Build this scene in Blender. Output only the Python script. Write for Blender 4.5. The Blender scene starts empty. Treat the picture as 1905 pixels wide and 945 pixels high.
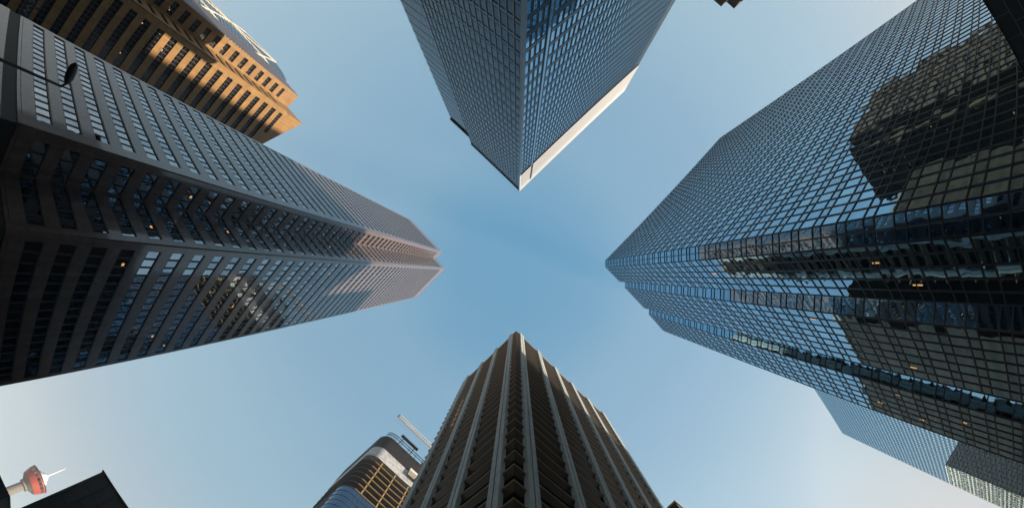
import bpy, math, random
from mathutils import Vector, Matrix
random.seed(7)
R2 = math.sqrt(2.0)
C = bpy.context.scene.collection
scene = bpy.context.scene

# ------------------------------------------------------------------ camera
F_PX, ZU, ZV, CU, CV = 750.0, 962.0, 508.0, 952.5, 472.5
EYE = 1.6
def _cam_rot():
    dx, dy = ZU - CU, ZV - CV
    r = math.hypot(dx, dy); th = r / F_PX
    zc = Vector((dx / r * math.sin(th), dy / r * math.sin(th), math.cos(th)))
    return zc.rotation_difference(Vector((0, 0, 1))).to_matrix()
CR = _cam_rot()
cam_d = bpy.data.cameras.new('camera'); cam = bpy.data.objects.new('camera', cam_d); C.objects.link(cam)
cols = [CR @ Vector((1, 0, 0)), CR @ Vector((0, -1, 0)), CR @ Vector((0, 0, -1))]
M3 = Matrix(cols).transposed()
cam.matrix_world = Matrix.Translation((0, 0, EYE)) @ M3.to_4x4()
cam_d.type = 'PANO'
cam_d.panorama_type = 'FISHEYE_LENS_POLYNOMIAL'
cam_d.sensor_width = 36.0; cam_d.sensor_height = 36.0 * 507 / 1024; cam_d.sensor_fit = 'HORIZONTAL'
cam_d.fisheye_polynomial_k0 = 0.0
cam_d.fisheye_polynomial_k1 = -1905.0 / (36.0 * F_PX)
cam_d.fisheye_polynomial_k2 = cam_d.fisheye_polynomial_k3 = cam_d.fisheye_polynomial_k4 = 0.0
cam_d.fisheye_fov = math.radians(250)
cam_d.clip_start = 0.05; cam_d.clip_end = 20000
scene.camera = cam

# ------------------------------------------------------------------ light
SUN_PHI, SUN_EL = 25.5, 28.0          # azimuth in the street grid, elevation
sp, se = math.radians(SUN_PHI), math.radians(SUN_EL)
sa, sb = math.cos(sp) * math.cos(se), math.sin(sp) * math.cos(se)
SUNV = Vector(((sa + sb) / R2, (sa - sb) / R2, math.sin(se)))
world = bpy.data.worlds.new('World'); scene.world = world; world.use_nodes = True
wn = world.node_tree; wn.nodes.clear()
sky = wn.nodes.new('ShaderNodeTexSky'); sky.sky_type = 'NISHITA'; sky.sun_disc = False
sky.sun_elevation = se; sky.sun_rotation = math.atan2(SUNV.x, SUNV.y)
sky.air_density = 1.0; sky.dust_density = 0.4; sky.ozone_density = 1.0; sky.altitude = 0
wl = wn.links.new
tint = wn.nodes.new('ShaderNodeVectorMath'); tint.operation = 'MULTIPLY'; tint.inputs[1].default_value = (0.75, 0.6, 0.45)
wl(sky.outputs[0], tint.inputs[0])
cap_ = wn.nodes.new('ShaderNodeVectorMath'); cap_.operation = 'MINIMUM'; cap_.inputs[1].default_value = (2.9, 2.7, 2.6)
wl(tint.outputs[0], cap_.inputs[0])
tc = wn.nodes.new('ShaderNodeTexCoord'); sx_ = wn.nodes.new('ShaderNodeSeparateXYZ'); wl(tc.outputs['Generated'], sx_.inputs[0])
ramp = wn.nodes.new('ShaderNodeValToRGB'); ramp.color_ramp.interpolation = 'EASE'
el = ramp.color_ramp.elements
for k, (pz, c) in enumerate(((0.0, (.23, .28, .31)), (0.31, (.275, .335, .365)), (0.68, (.205, .37, .47)), (0.94, (.14, .315, .455)), (1.0, (.055, .255, .42)))):
    e = el[k] if k < 2 else el.new(pz)
    if k < 2: e.position = pz
    e.color = (*c, 1)
wl(sx_.outputs[2], ramp.inputs[0])
x10 = wn.nodes.new('ShaderNodeVectorMath'); x10.operation = 'SCALE'; x10.inputs['Scale'].default_value = 7.5; wl(ramp.outputs[0], x10.inputs[0])
hz_n = wn.nodes.new('ShaderNodeTexNoise'); hz_n.inputs['Scale'].default_value = 2.2; hz_n.inputs['Detail'].default_value = 5.0; wl(tc.outputs['Generated'], hz_n.inputs['Vector'])
hz_m = wn.nodes.new('ShaderNodeMapRange'); hz_m.inputs['To Min'].default_value = 7.5 * 0.94; hz_m.inputs['To Max'].default_value = 7.5 * 1.06; wl(hz_n.outputs['Fac'], hz_m.inputs['Value']); wl(hz_m.outputs[0], x10.inputs['Scale'])
add_ = wn.nodes.new('ShaderNodeVectorMath'); add_.operation = 'ADD'; wl(cap_.outputs[0], add_.inputs[0]); wl(x10.outputs[0], add_.inputs[1])
bg = wn.nodes.new('ShaderNodeBackground'); bg.inputs['Strength'].default_value = 0.05
wo = wn.nodes.new('ShaderNodeOutputWorld')
wl(add_.outputs[0], bg.inputs['Color']); wl(bg.outputs[0], wo.inputs[0])
sl = bpy.data.lights.new('sun', 'SUN'); sl.energy = 5.0; sl.angle = math.radians(0.55); sl.color = (1.0, 0.85, 0.68)
so = bpy.data.objects.new('sun', sl); C.objects.link(so)
so.rotation_euler = SUNV.to_track_quat('Z', 'Y').to_euler(); so.location = SUNV * 600
scene.view_settings.view_transform = 'Standard'; scene.view_settings.look = 'None'
scene.view_settings.exposure = 1.415; scene.view_settings.gamma = 1.0
scene.render.engine = 'CYCLES'
cy = scene.cycles
cy.max_bounces = 8; cy.diffuse_bounces = 3; cy.glossy_bounces = 5; cy.transmission_bounces = 2
cy.caustics_reflective = False; cy.caustics_refractive = False
cy.sample_clamp_indirect = 4.0; cy.use_denoising = True

# ------------------------------------------------------------------ frame of the street grid: (a, b, z) in metres from the eye
def W(p):
    a, b, z = p
    return Vector(((a + b) / R2, (a - b) / R2, z + EYE))
def proj(p):
    v = W(p) - Vector((0, 0, EYE)); v = CR.transposed() @ v
    th = math.atan2(math.hypot(v.x, v.y), v.z); s = math.hypot(v.x, v.y) + 1e-9
    return CU + v.x / s * th * F_PX, CV + v.y / s * th * F_PX

# ------------------------------------------------------------------ materials
def _new(name):
    m = bpy.data.materials.new(name); m.use_nodes = True
    nt = m.node_tree; return m, nt, nt.nodes['Principled BSDF']
def _noise(nt, scale, detail=3.0, vec=None):
    n = nt.nodes.new('ShaderNodeTexNoise'); n.inputs['Scale'].default_value = scale; n.inputs['Detail'].default_value = detail
    if vec is not None: nt.links.new(vec, n.inputs['Vector'])
    return n
def _pos(nt):
    g = nt.nodes.new('ShaderNodeNewGeometry'); return g.outputs['Position']
def solid(name, col, rough=0.6, metal=0.0, var=0.15, nscale=0.6, bump=0.0, spec=0.5, joints=None, jcol=0.6, streak=0.0, coat=0.0):
    m, nt, b = _new(name)
    b.inputs['Roughness'].default_value = rough; b.inputs['Metallic'].default_value = metal
    b.inputs['Specular IOR Level'].default_value = spec
    if coat: b.inputs['Coat Weight'].default_value = coat; b.inputs['Coat Roughness'].default_value = 0.06; b.inputs['Coat IOR'].default_value = 1.7
    pos = _pos(nt)
    n = _noise(nt, nscale, 5.0, pos)
    mr = nt.nodes.new('ShaderNodeMapRange'); mr.inputs['From Min'].default_value = 0.3; mr.inputs['From Max'].default_value = 0.7
    mr.inputs['To Min'].default_value = 1 - var; mr.inputs['To Max'].default_value = 1 + var
    nt.links.new(n.outputs['Fac'], mr.inputs['Value'])
    fac = mr.outputs[0]
    if streak:
        mp = nt.nodes.new('ShaderNodeMapping'); mp.inputs['Scale'].default_value = (1.3, 1.3, 0.05); nt.links.new(pos, mp.inputs['Vector'])
        n2 = _noise(nt, 1.0, 4.0, mp.outputs[0])
        m2 = nt.nodes.new('ShaderNodeMapRange'); m2.inputs['From Min'].default_value = 0.35; m2.inputs['From Max'].default_value = 0.65
        m2.inputs['To Min'].default_value = 1 - streak; m2.inputs['To Max'].default_value = 1 + streak * 0.5
        nt.links.new(n2.outputs['Fac'], m2.inputs['Value'])
        mu = nt.nodes.new('ShaderNodeMath'); mu.operation = 'MULTIPLY'; nt.links.new(fac, mu.inputs[0]); nt.links.new(m2.outputs[0], mu.inputs[1]); fac = mu.outputs[0]
    if joints:      # stone or metal panel joints: pattern in (a+b, z)
        sx, sz, off = joints
        sep = nt.nodes.new('ShaderNodeSeparateXYZ'); nt.links.new(pos, sep.inputs[0])
        k = nt.nodes.new('ShaderNodeMath'); k.operation = 'MULTIPLY'; k.inputs[1].default_value = R2; nt.links.new(sep.outputs[0], k.inputs[0])
        cb = nt.nodes.new('ShaderNodeCombineXYZ'); nt.links.new(k.outputs[0], cb.inputs[0]); nt.links.new(sep.outputs[2], cb.inputs[1])
        br = nt.nodes.new('ShaderNodeTexBrick'); br.offset = off; br.inputs['Scale'].default_value = 1.0
        br.inputs['Brick Width'].default_value = sx; br.inputs['Row Height'].default_value = sz
        br.inputs['Mortar Size'].default_value = 0.06; br.inputs['Mortar Smooth'].default_value = 0.3
        br.inputs['Color1'].default_value = (1, 1, 1, 1); br.inputs['Color2'].default_value = (0.86, 0.86, 0.86, 1); br.inputs['Mortar'].default_value = (jcol,) * 3 + (1,)
        nt.links.new(cb.outputs[0], br.inputs['Vector'])
        mu = nt.nodes.new('ShaderNodeMath'); mu.operation = 'MULTIPLY'; nt.links.new(fac, mu.inputs[0]); nt.links.new(br.outputs['Color'], mu.inputs[1]); fac = mu.outputs[0]
    mx = nt.nodes.new('ShaderNodeVectorMath'); mx.operation = 'SCALE'; mx.inputs[0].default_value = col
    nt.links.new(fac, mx.inputs['Scale']); nt.links.new(mx.outputs[0], b.inputs['Base Color'])
    if bump:
        bp = nt.nodes.new('ShaderNodeBump'); bp.inputs['Strength'].default_value = bump; bp.inputs['Distance'].default_value = 0.02
        n3 = _noise(nt, 6.0, 4.0, pos); nt.links.new(n3.outputs['Fac'], bp.inputs['Height']); nt.links.new(bp.outputs[0], b.inputs['Normal'])
    return m
def glass(name, col, rough=0.015, wave=0.35, wscale=0.35, var=0.12):
    """reflective coated curtain-wall glass; panes are not quite flat, so reflections wobble"""
    m, nt, b = _new(name)
    b.inputs['Metallic'].default_value = 1.0; b.inputs['Roughness'].default_value = rough
    pos = _pos(nt)
    n = _noise(nt, 0.25, 2.0, pos)
    mr = nt.nodes.new('ShaderNodeMapRange'); mr.inputs['From Min'].default_value = 0.3; mr.inputs['From Max'].default_value = 0.7
    mr.inputs['To Min'].default_value = 1 - var; mr.inputs['To Max'].default_value = 1 + var * .4
    nt.links.new(n.outputs['Fac'], mr.inputs['Value'])
    mx = nt.nodes.new('ShaderNodeVectorMath'); mx.operation = 'SCALE'; mx.inputs[0].default_value = col
    nt.links.new(mr.outputs[0], mx.inputs['Scale']); nt.links.new(mx.outputs[0], b.inputs['Base Color'])
    if wave:
        n3 = _noise(nt, wscale, 1.0, pos)
        bp = nt.nodes.new('ShaderNodeBump'); bp.inputs['Strength'].default_value = 1.0; bp.inputs['Distance'].default_value = 0.02 * wave
        nt.links.new(n3.outputs['Fac'], bp.inputs['Height']); nt.links.new(bp.outputs[0], b.inputs['Normal'])
    return m
def tinted(name, col, ior=1.8, rough=0.03, wave=0.2, wscale=0.4):
    m, nt, b = _new(name)
    b.inputs['Base Color'].default_value = (*col, 1); b.inputs['Roughness'].default_value = rough; b.inputs['IOR'].default_value = ior
    n3 = _noise(nt, wscale, 1.0, _pos(nt))
    bp = nt.nodes.new('ShaderNodeBump'); bp.inputs['Strength'].default_value = 1.0; bp.inputs['Distance'].default_value = 0.02 * wave
    nt.links.new(n3.outputs['Fac'], bp.inputs['Height']); nt.links.new(bp.outputs[0], b.inputs['Normal'])
    return m
def emit(name, col, s):
    m, nt, b = _new(name)
    b.inputs['Base Color'].default_value = (0.1, 0.1, 0.1, 1)
    b.inputs['Emission Color'].default_value = (*col, 1); b.inputs['Emission Strength'].default_value = s
    return m
M = dict(
    granite=solid('granite', (0.145, 0.098, 0.084), 0.35, coat=0.5, var=0.18, nscale=0.9, streak=0.2, spec=0.6, joints=(1.5, 2.0, 0.0), jcol=0.72),
    granite_plain=solid('granite_plain', (0.145, 0.098, 0.084), 0.35, coat=0.5, var=0.15, nscale=0.7, streak=0.2, spec=0.6, joints=(3.0, 4.0, 0.0), jcol=0.8),
    bronze=solid('bronze_frame', (0.035, 0.033, 0.035), 0.4, var=0.1),
    dark_frame=solid('dark_frame', (0.028, 0.030, 0.038), 0.35, var=0.1),
    louvre=solid('louvre', (0.020, 0.020, 0.022), 0.6),
    win_left=glass('window_glass', (0.52, 0.58, 0.64), wave=0.5, wscale=0.5),
    blue_glass=glass('blue_glass', (0.28, 0.50, 0.66), wave=0.55, wscale=0.42),
    blue_spandrel=glass('blue_spandrel_glass', (0.24, 0.43, 0.58), wave=0.5, wscale=0.42, rough=0.03),
    slate_glass=glass('slate_glass', (0.035, 0.048, 0.066), wave=0.3, wscale=0.5, rough=0.03),
    slate_line=solid('slate_frame', (0.035, 0.033, 0.04), 0.35),
    alu=solid('aluminium', (0.306, 0.340, 0.357), 0.4, metal=0.3),
    cream=solid('sunlit_panel', (0.265, 0.27, 0.272), 0.45, var=0.04, nscale=0.3),
    concrete=solid('concrete', (0.380, 0.400, 0.380), 0.8, var=0.12, nscale=0.8, streak=0.18, bump=0.3),
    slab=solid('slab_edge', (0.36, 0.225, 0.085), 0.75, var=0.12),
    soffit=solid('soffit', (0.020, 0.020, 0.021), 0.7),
    dark_glass=glass('dark_glass', (0.10, 0.10, 0.11), wave=0.3),
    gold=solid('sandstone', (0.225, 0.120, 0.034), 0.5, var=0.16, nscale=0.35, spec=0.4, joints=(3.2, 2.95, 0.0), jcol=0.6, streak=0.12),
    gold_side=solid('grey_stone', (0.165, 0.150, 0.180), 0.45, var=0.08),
    dim_glass=tinted('dim_window_glass', (0.008, 0.008, 0.009), ior=1.33, rough=0.12, wave=0.3),
    pale_steel=solid('pale_steel', (0.336, 0.328, 0.288), 0.4, var=0.05),
    teal_glass=glass('teal_glass', (0.22, 0.32, 0.38), wave=0.3),
    white_wrap=solid('white_sheeting', (0.360, 0.368, 0.376), 0.5, var=0.35, nscale=0.45, bump=0.6),
    black_wrap=solid('black_cladding', (0.012, 0.011, 0.011), 0.6, spec=0.1),
    yellow=solid('fireproofed_steel', (0.300, 0.203, 0.068), 0.7, var=0.3, nscale=2.0),
    deep_glass=glass('deep_blue_glass', (0.075, 0.15, 0.235), wave=0.2),
    red=solid('red_paint', (0.26, 0.035, 0.014), 0.45, var=0.06),
    pod_white=solid('white_paint', (0.571, 0.571, 0.562), 0.5, var=0.03),
    shaft=solid('tower_concrete', (0.144, 0.132, 0.112), 0.85, var=0.12, streak=0.2),
    dark_stone=solid('dark_stone', (0.011, 0.011, 0.011), 0.6, joints=(3.0, 2.6, 0.0), jcol=1.7),
    tile=solid('dark_panel', (0.042, 0.041, 0.043), 0.5, var=0.1),
    brown_stone=solid('brown_stone', (0.050, 0.034, 0.020), 0.85, spec=0.12, joints=(3.2, 2.95, 0.0), jcol=0.8),
    umber=solid('umber_stone', (0.030, 0.022, 0.014), 0.9, spec=0.1), dull_pane=solid('dull_pane', (0.015, 0.015, 0.014), 0.9, spec=0.1),
    spandrel=solid('spandrel_panel', (0.055, 0.037, 0.018), 0.5, var=0.1),
    jib_paint=solid('jib_paint', (0.85, 0.85, 0.86), 0.5, var=0.03),
    joint=solid('pale_joint', (0.16, 0.175, 0.175), 0.6),
    tan=solid('tan_stone', (0.240, 0.208, 0.152), 0.7),
    lit=emit('lit_window', (1.0, 0.50, 0.16), 0.30),
    lamp_grey=solid('lamp_metal', (0.035, 0.035, 0.04), 0.4, metal=0.3),
    sign_face=solid('sign_face', (0.025, 0.027, 0.03), 0.5),
    sign_mark=solid('sign_mark', (0.20, 0.23, 0.24), 0.5),
    asphalt=solid('asphalt', (0.05, 0.05, 0.052), 0.9, bump=0.5),
    pave=solid('paving', (0.26, 0.25, 0.235), 0.85, joints=(1.2, 1.2, 0.5)),
    paint=solid('road_paint', (0.75, 0.75, 0.72), 0.7),
)

VAR = {}
for k_, c_ in enumerate(((0.31, 0.53, 0.68), (0.25, 0.46, 0.62), (0.28, 0.49, 0.67))):
    VAR.setdefault('blue', []).append(glass('blue_glass_tint', c_, wave=0.6, wscale=0.36 + 0.1 * k_))
for k_, c_ in enumerate(((0.26, 0.31, 0.36), (0.38, 0.43, 0.47), (0.32, 0.37, 0.42))):
    VAR.setdefault('left', []).append(glass('window_glass_tint', c_, wave=0.5, wscale=0.4 + 0.1 * k_))
# ------------------------------------------------------------------ mesh building
class MB:
    def __init__(s): s.v = []; s.f = []; s.mi = []; s.mats = []
    def _m(s, mat):
        if mat not in s.mats: s.mats.append(mat)
        return s.mats.index(mat)
    def face(s, pts, mat):
        n = len(s.v); s.v += [W(p) for p in pts]; s.f.append(tuple(range(n, n + len(pts)))); s.mi.append(s._m(mat))
    def prism(s, poly, z0, z1, mat, topz=None):
        n = len(s.v); k = len(poly); i = s._m(mat)
        s.v += [W((a, b, z0)) for a, b in poly]
        s.v += [W((a, b, (topz[j] if topz else z1))) for j, (a, b) in enumerate(poly)]
        for j in range(k):
            q = (j + 1) % k; s.f.append((n + j, n + q, n + k + q, n + k + j)); s.mi.append(i)
        s.f.append(tuple(n + j for j in range(k))[::-1]); s.mi.append(i)
        s.f.append(tuple(n + k + j for j in range(k))); s.mi.append(i)
    def box(s, a0, a1, b0, b1, z0, z1, mat):
        s.prism([(a0, b0), (a1, b0), (a1, b1), (a0, b1)], z0, z1, mat)
    def tube(s, p, q, r, mat, n=6, r2=None):
        p = W(p); q = W(q); d = (q - p).normalized()
        u = d.orthogonal().normalized(); w = d.cross(u); k = len(s.v); i = s._m(mat); r2 = r if r2 is None else r2
        for c, rr in ((p, r), (q, r2)):
            for j in range(n):
                t = 2 * math.pi * j / n; s.v.append(c + (u * math.cos(t) + w * math.sin(t)) * rr)
        for j in range(n):
            m_ = (j + 1) % n; s.f.append((k + j, k + m_, k + n + m_, k + n + j)); s.mi.append(i)
        s.f.append(tuple(k + j for j in range(n))[::-1]); s.mi.append(i); s.f.append(tuple(k + n + j for j in range(n))); s.mi.append(i)
    def lathe(s, c, prof, mat, n=40):
        """prof: (radius, z) list; c = (a, b)"""
        k = len(s.v); i = s._m(mat); cc = W((c[0], c[1], 0))
        for r, z in prof:
            for j in range(n):
                t = 2 * math.pi * j / n; s.v.append(Vector((cc.x + r * math.cos(t), cc.y + r * math.sin(t), cc.z + z)))
        for g in range(len(prof) - 1):
            for j in range(n):
                m_ = (j + 1) % n; s.f.append((k + g * n + j, k + g * n + m_, k + (g + 1) * n + m_, k + (g + 1) * n + j)); s.mi.append(i)
        s.f.append(tuple(k + j for j in range(n))[::-1]); s.mi.append(i)
        s.f.append(tuple(k + (len(prof) - 1) * n + j for j in range(n))); s.mi.append(i)
    def build(s, name, parent=None, loc=None, smooth=False):
        import bmesh
        me = bpy.data.meshes.new(name)
        if parent is not None: loc = parent.location
        off = Vector(loc) if loc is not None else Vector((0, 0, 0))
        me.from_pydata([v - off for v in s.v], [], s.f)
        for m in s.mats: me.materials.append(m)
        me.polygons.foreach_set('material_index', s.mi)
        bm = bmesh.new(); bm.from_mesh(me); bmesh.ops.recalc_face_normals(bm, faces=bm.faces); bm.to_mesh(me); bm.free()
        if smooth:
            me.polygons.foreach_set('use_smooth', [True] * len(me.polygons))
            me.set_sharp_from_angle(angle=math.radians(35))
        me.update()
        o = bpy.data.objects.new(name, me); C.objects.link(o)
        if parent is not None: o.parent = parent
        else: o.location = off
        return o
def tag(o, label=None, cat=None, group=None, kind=None):
    if label: o['label'] = label
    if cat: o['category'] = cat
    if group: o['group'] = group
    if kind: o['kind'] = kind
    return o
def thing(name, label, cat, a, b, z=-EYE, group=None):
    o = bpy.data.objects.new(name, None); C.objects.link(o); o.location = W((a, b, z)); o.empty_display_size = 2.0
    return tag(o, label, cat, group)

PRISMS = []      # (owner, polygon, height) used only to choose which windows show
class Face:
    """vertical facade plane from p to q (a, b) with outward normal n"""
    def __init__(s, p, q, n):
        s.p = p; s.L = math.hypot(q[0] - p[0], q[1] - p[1]); s.u = ((q[0] - p[0]) / s.L, (q[1] - p[1]) / s.L)
        c = (-s.u[1], s.u[0])
        s.n = c if c[0] * n[0] + c[1] * n[1] > 0 else (-c[0], -c[1])
    def pt(s, u, z, d): return (s.p[0] + s.u[0] * u + s.n[0] * d, s.p[1] + s.u[1] * u + s.n[1] * d, z)
    def bar(s, mb, u0, u1, z0, z1, d0, d1, mat):
        A, B, Cc, D = s.pt(u0, 0, d0), s.pt(u1, 0, d0), s.pt(u1, 0, d1), s.pt(u0, 0, d1)
        mb.prism([x[:2] for x in (A, B, Cc, D)], z0, z1, mat)
class Panes:
    def __init__(s, owner): s.o = owner; s.L = []
    def add(s, F, u0, u1, z0, z1, d, mat, name='window', tilt=0.006):
        if mat is M['blue_glass']: mat = random.choice(VAR['blue'])
        elif mat is M['win_left']: mat = random.choice(VAR['left'])
        t = [random.uniform(-tilt, tilt) for _ in range(3)]; t.append(t[0] + t[2] - t[1])
        P = [F.pt(u0, z0, d + t[0]), F.pt(u1, z0, d + t[1]), F.pt(u1, z1, d + t[2]), F.pt(u0, z1, d + t[3])]
        s.L.append((s.score(P, F), P, mat, name))
    def score(s, P, F):
        c = [sum(p[i] for p in P) / 4 for i in range(3)]
        if -(c[0] * F.n[0] + c[1] * F.n[1]) <= 0 or c[2] < 1: return 0
        q = [proj(p) for p in P]
        if not (0 < q[0][0] < 1905 and 0 < q[0][1] < 945 and 0 < q[2][0] < 1905 and 0 < q[2][1] < 945): return 0
        ar = abs(sum(q[i][0] * q[(i + 1) % 4][1] - q[(i + 1) % 4][0] * q[i][1] for i in range(4))) / 2
        for own, poly, H in PRISMS:
            if own == s.o.name: continue
            for i in range(len(poly)):
                x1, y1 = poly[i]; x2, y2 = poly[(i + 1) % len(poly)]
                dx, dy = x2 - x1, y2 - y1; det = c[0] * dy - c[1] * dx
                if abs(det) < 1e-9: continue
                t = (x1 * dy - y1 * dx) / det; w = (x1 * c[1] - y1 * c[0]) / det
                if 0 < t < 0.999 and 0 <= w <= 1 and t * c[2] < H: return ar * 1e-4
        return ar
    def finish(s, keep=100):
        by = {}
        for x in s.L: by.setdefault(x[3], []).append(x)
        for name, L in by.items():
            L.sort(key=lambda x: -x[0])
            for sc, P, mat, nm in L[:keep]:
                m = MB(); m.face(P, mat); _orient(m); m.build(nm, s.o)
            if L[keep:]:
                m = MB()
                for sc, P, mat, nm in L[keep:]: m.face(P, mat)
                o = m.build(name, s.o)
                if True: o['kind'] = 'stuff'
def _orient(m): pass

def curtain(F, panes, frame, z0, z1, col, rows, mg, ms, mw=0.16, mh=0.14, dep=0.10, u0=0.0, u1=None, fm=None, pane_off=0.015, base=None, name='window'):
    """glass grid: rows = list of heights of one storey's bands with materials [(h, mat), ...]"""
    u1 = F.L if u1 is None else u1
    n = max(1, round((u1 - u0) / col)); w = (u1 - u0) / n
    for i in range(n + 1):
        u = u0 + i * w; F.bar(frame, max(u0, u - mw / 2), min(u1, u + mw / 2), z0, z1, 0.0, dep, fm)
    z = z1; k = 0
    while z > z0 + 0.3:
        h, mat = rows[k % len(rows)]; k += 1
        zb = max(z0, z - h)
        for i in range(n):
            panes.add(F, u0 + i * w + mw / 2, u0 + (i + 1) * w - mw / 2, zb + mh / 2, z - mh / 2, pane_off, mat, name)
        F.bar(frame, u0, u1, zb - mh / 2, zb + mh / 2, 0.0, dep + 0.006, fm)
        z = zb

def lights(root, spots, name='lit_window'):
    for F, u, z, w, h, d in spots:
        m = MB(); F.bar(m, u, u + w, z, z + h, d, d + 0.02, M['lit']); m.build(name, root)

# ------------------------------------------------------------------ ground and roads
def flat(name, rects, z, mat, thick=None):
    m = MB()
    for a0, a1, b0, b1 in rects:
        if thick: m.box(a0, a1, b0, b1, z - thick, z, mat)
        else: m.face([(a0, b0, z), (a1, b0, z), (a1, b1, z), (a0, b1, z)], mat)
    o = m.build(name); tag(o, kind='structure'); return o
G = -EYE
RA, RB = (-15.0, 5.0), (-9.0, 13.0)
flat('ground', [(-3500, 3500, -3500, 3500)], G - 0.02, M['pave'])
flat('road', [(RA[0], RA[1], -600, 600), (-600, RA[0], *RB), (RA[1], 600, *RB)], G, M['asphalt'])
flat('pavement', [(-600, RA[0] , RB[1], 600), (RA[1], 600, RB[1], 600), (-600, RA[0], -600, RB[0]), (RA[1], 600, -600, RB[0])], G + 0.13, M['pave'], 0.13)
mk = []
for k in range(3, 60):
    mk += [(-5.08, -4.92, RB[1] + k * 6, RB[1] + k * 6 + 3), (-5.08, -4.92, RB[0] - k * 6 - 3, RB[0] - k * 6), (RA[1] + k * 6, RA[1] + k * 6 + 3, 1.92, 2.08), (RA[0] - k * 6 - 3, RA[0] - k * 6, 1.92, 2.08)]
for k in range(12):
    x = RA[0] + 1 + k * 1.6
    mk += [(x, x + 0.6, RB[1] + 1, RB[1] + 4), (x, x + 0.6, RB[0] - 4, RB[0] - 1)]
flat('road_markings', mk, G + 0.004, M['paint'])

# ------------------------------------------------------------------ footprints (a, b) in metres
T1 = [(-61.1, -20.8), (-36.7, -20.8), (-36.7, -25.8), (-29.3, -25.8), (-29.3, -48.0), (-61.1, -48.0)]; H1 = 215.0
H3 = 140.0
T3 = [(-20.0, 21.2), (-20.0, 78.3), (-44.4, 78.3), (-44.4, 21.2)]
T3b = [(-44.4, 21.3), (-44.4, 78.2), (-53.5, 78.2), (-53.5, 21.3)]; H3b = 131.0
T4 = [(15.2, -15.6), (67.6, -15.6), (67.6, -45.4), (15.2, -45.4)]; H4 = 154.0
H10 = 140.0
T10 = [(18.9, 25.1), (20.6, 23.4), (27.8, 23.4), (27.8, 25.3), (28.98, 25.35), (30.9, 23.3), (41.1, 23.2), (41.1, 24.6), (42.7, 24.65), (44.3, 22.9), (52.6, 22.6), (52.6, 94.0), (19.9, 94.0)]
H11 = 265.0
T11 = [(238.0, 105.2), (316.7, 103.8), (316.7, 124.0), (238.0, 124.0)]
H2 = 150.0
T2 = [(-125.0, -14.2), (-125.0, -21.2), (-111.8, -21.0), (-111.8, -60.0), (-150.0, -60.0), (-150.0, -14.2)]
H13 = 102.0
T13 = [(-13.4, 111.0), (-13.4, 115.0), (-9.9, 115.0), (-9.9, 150.0), (-36.0, 150.0), (-36.0, 111.0)]
T5 = [(12.0, -111.0), (50.0, -111.0), (50.0, -150.0), (12.0, -150.0)]; H5 = 200.0
for nm, poly, H in (('granite_tower', T1, H1), ('slate_glass_tower', T3, H3), ('slate_glass_tower', T3b, H3b), ('ribbed_tower', T4, H4), ('blue_glass_tower', T10, H10), ('distant_glass_tower', T11, H11), ('sandstone_tower', T2, H2)):
    PRISMS.append((nm, poly, H))
PRISMS.append(('skywalk', [(-19, 28.4), (19, 28.4), (19, 34), (-19, 34)], 7.0))

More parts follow.
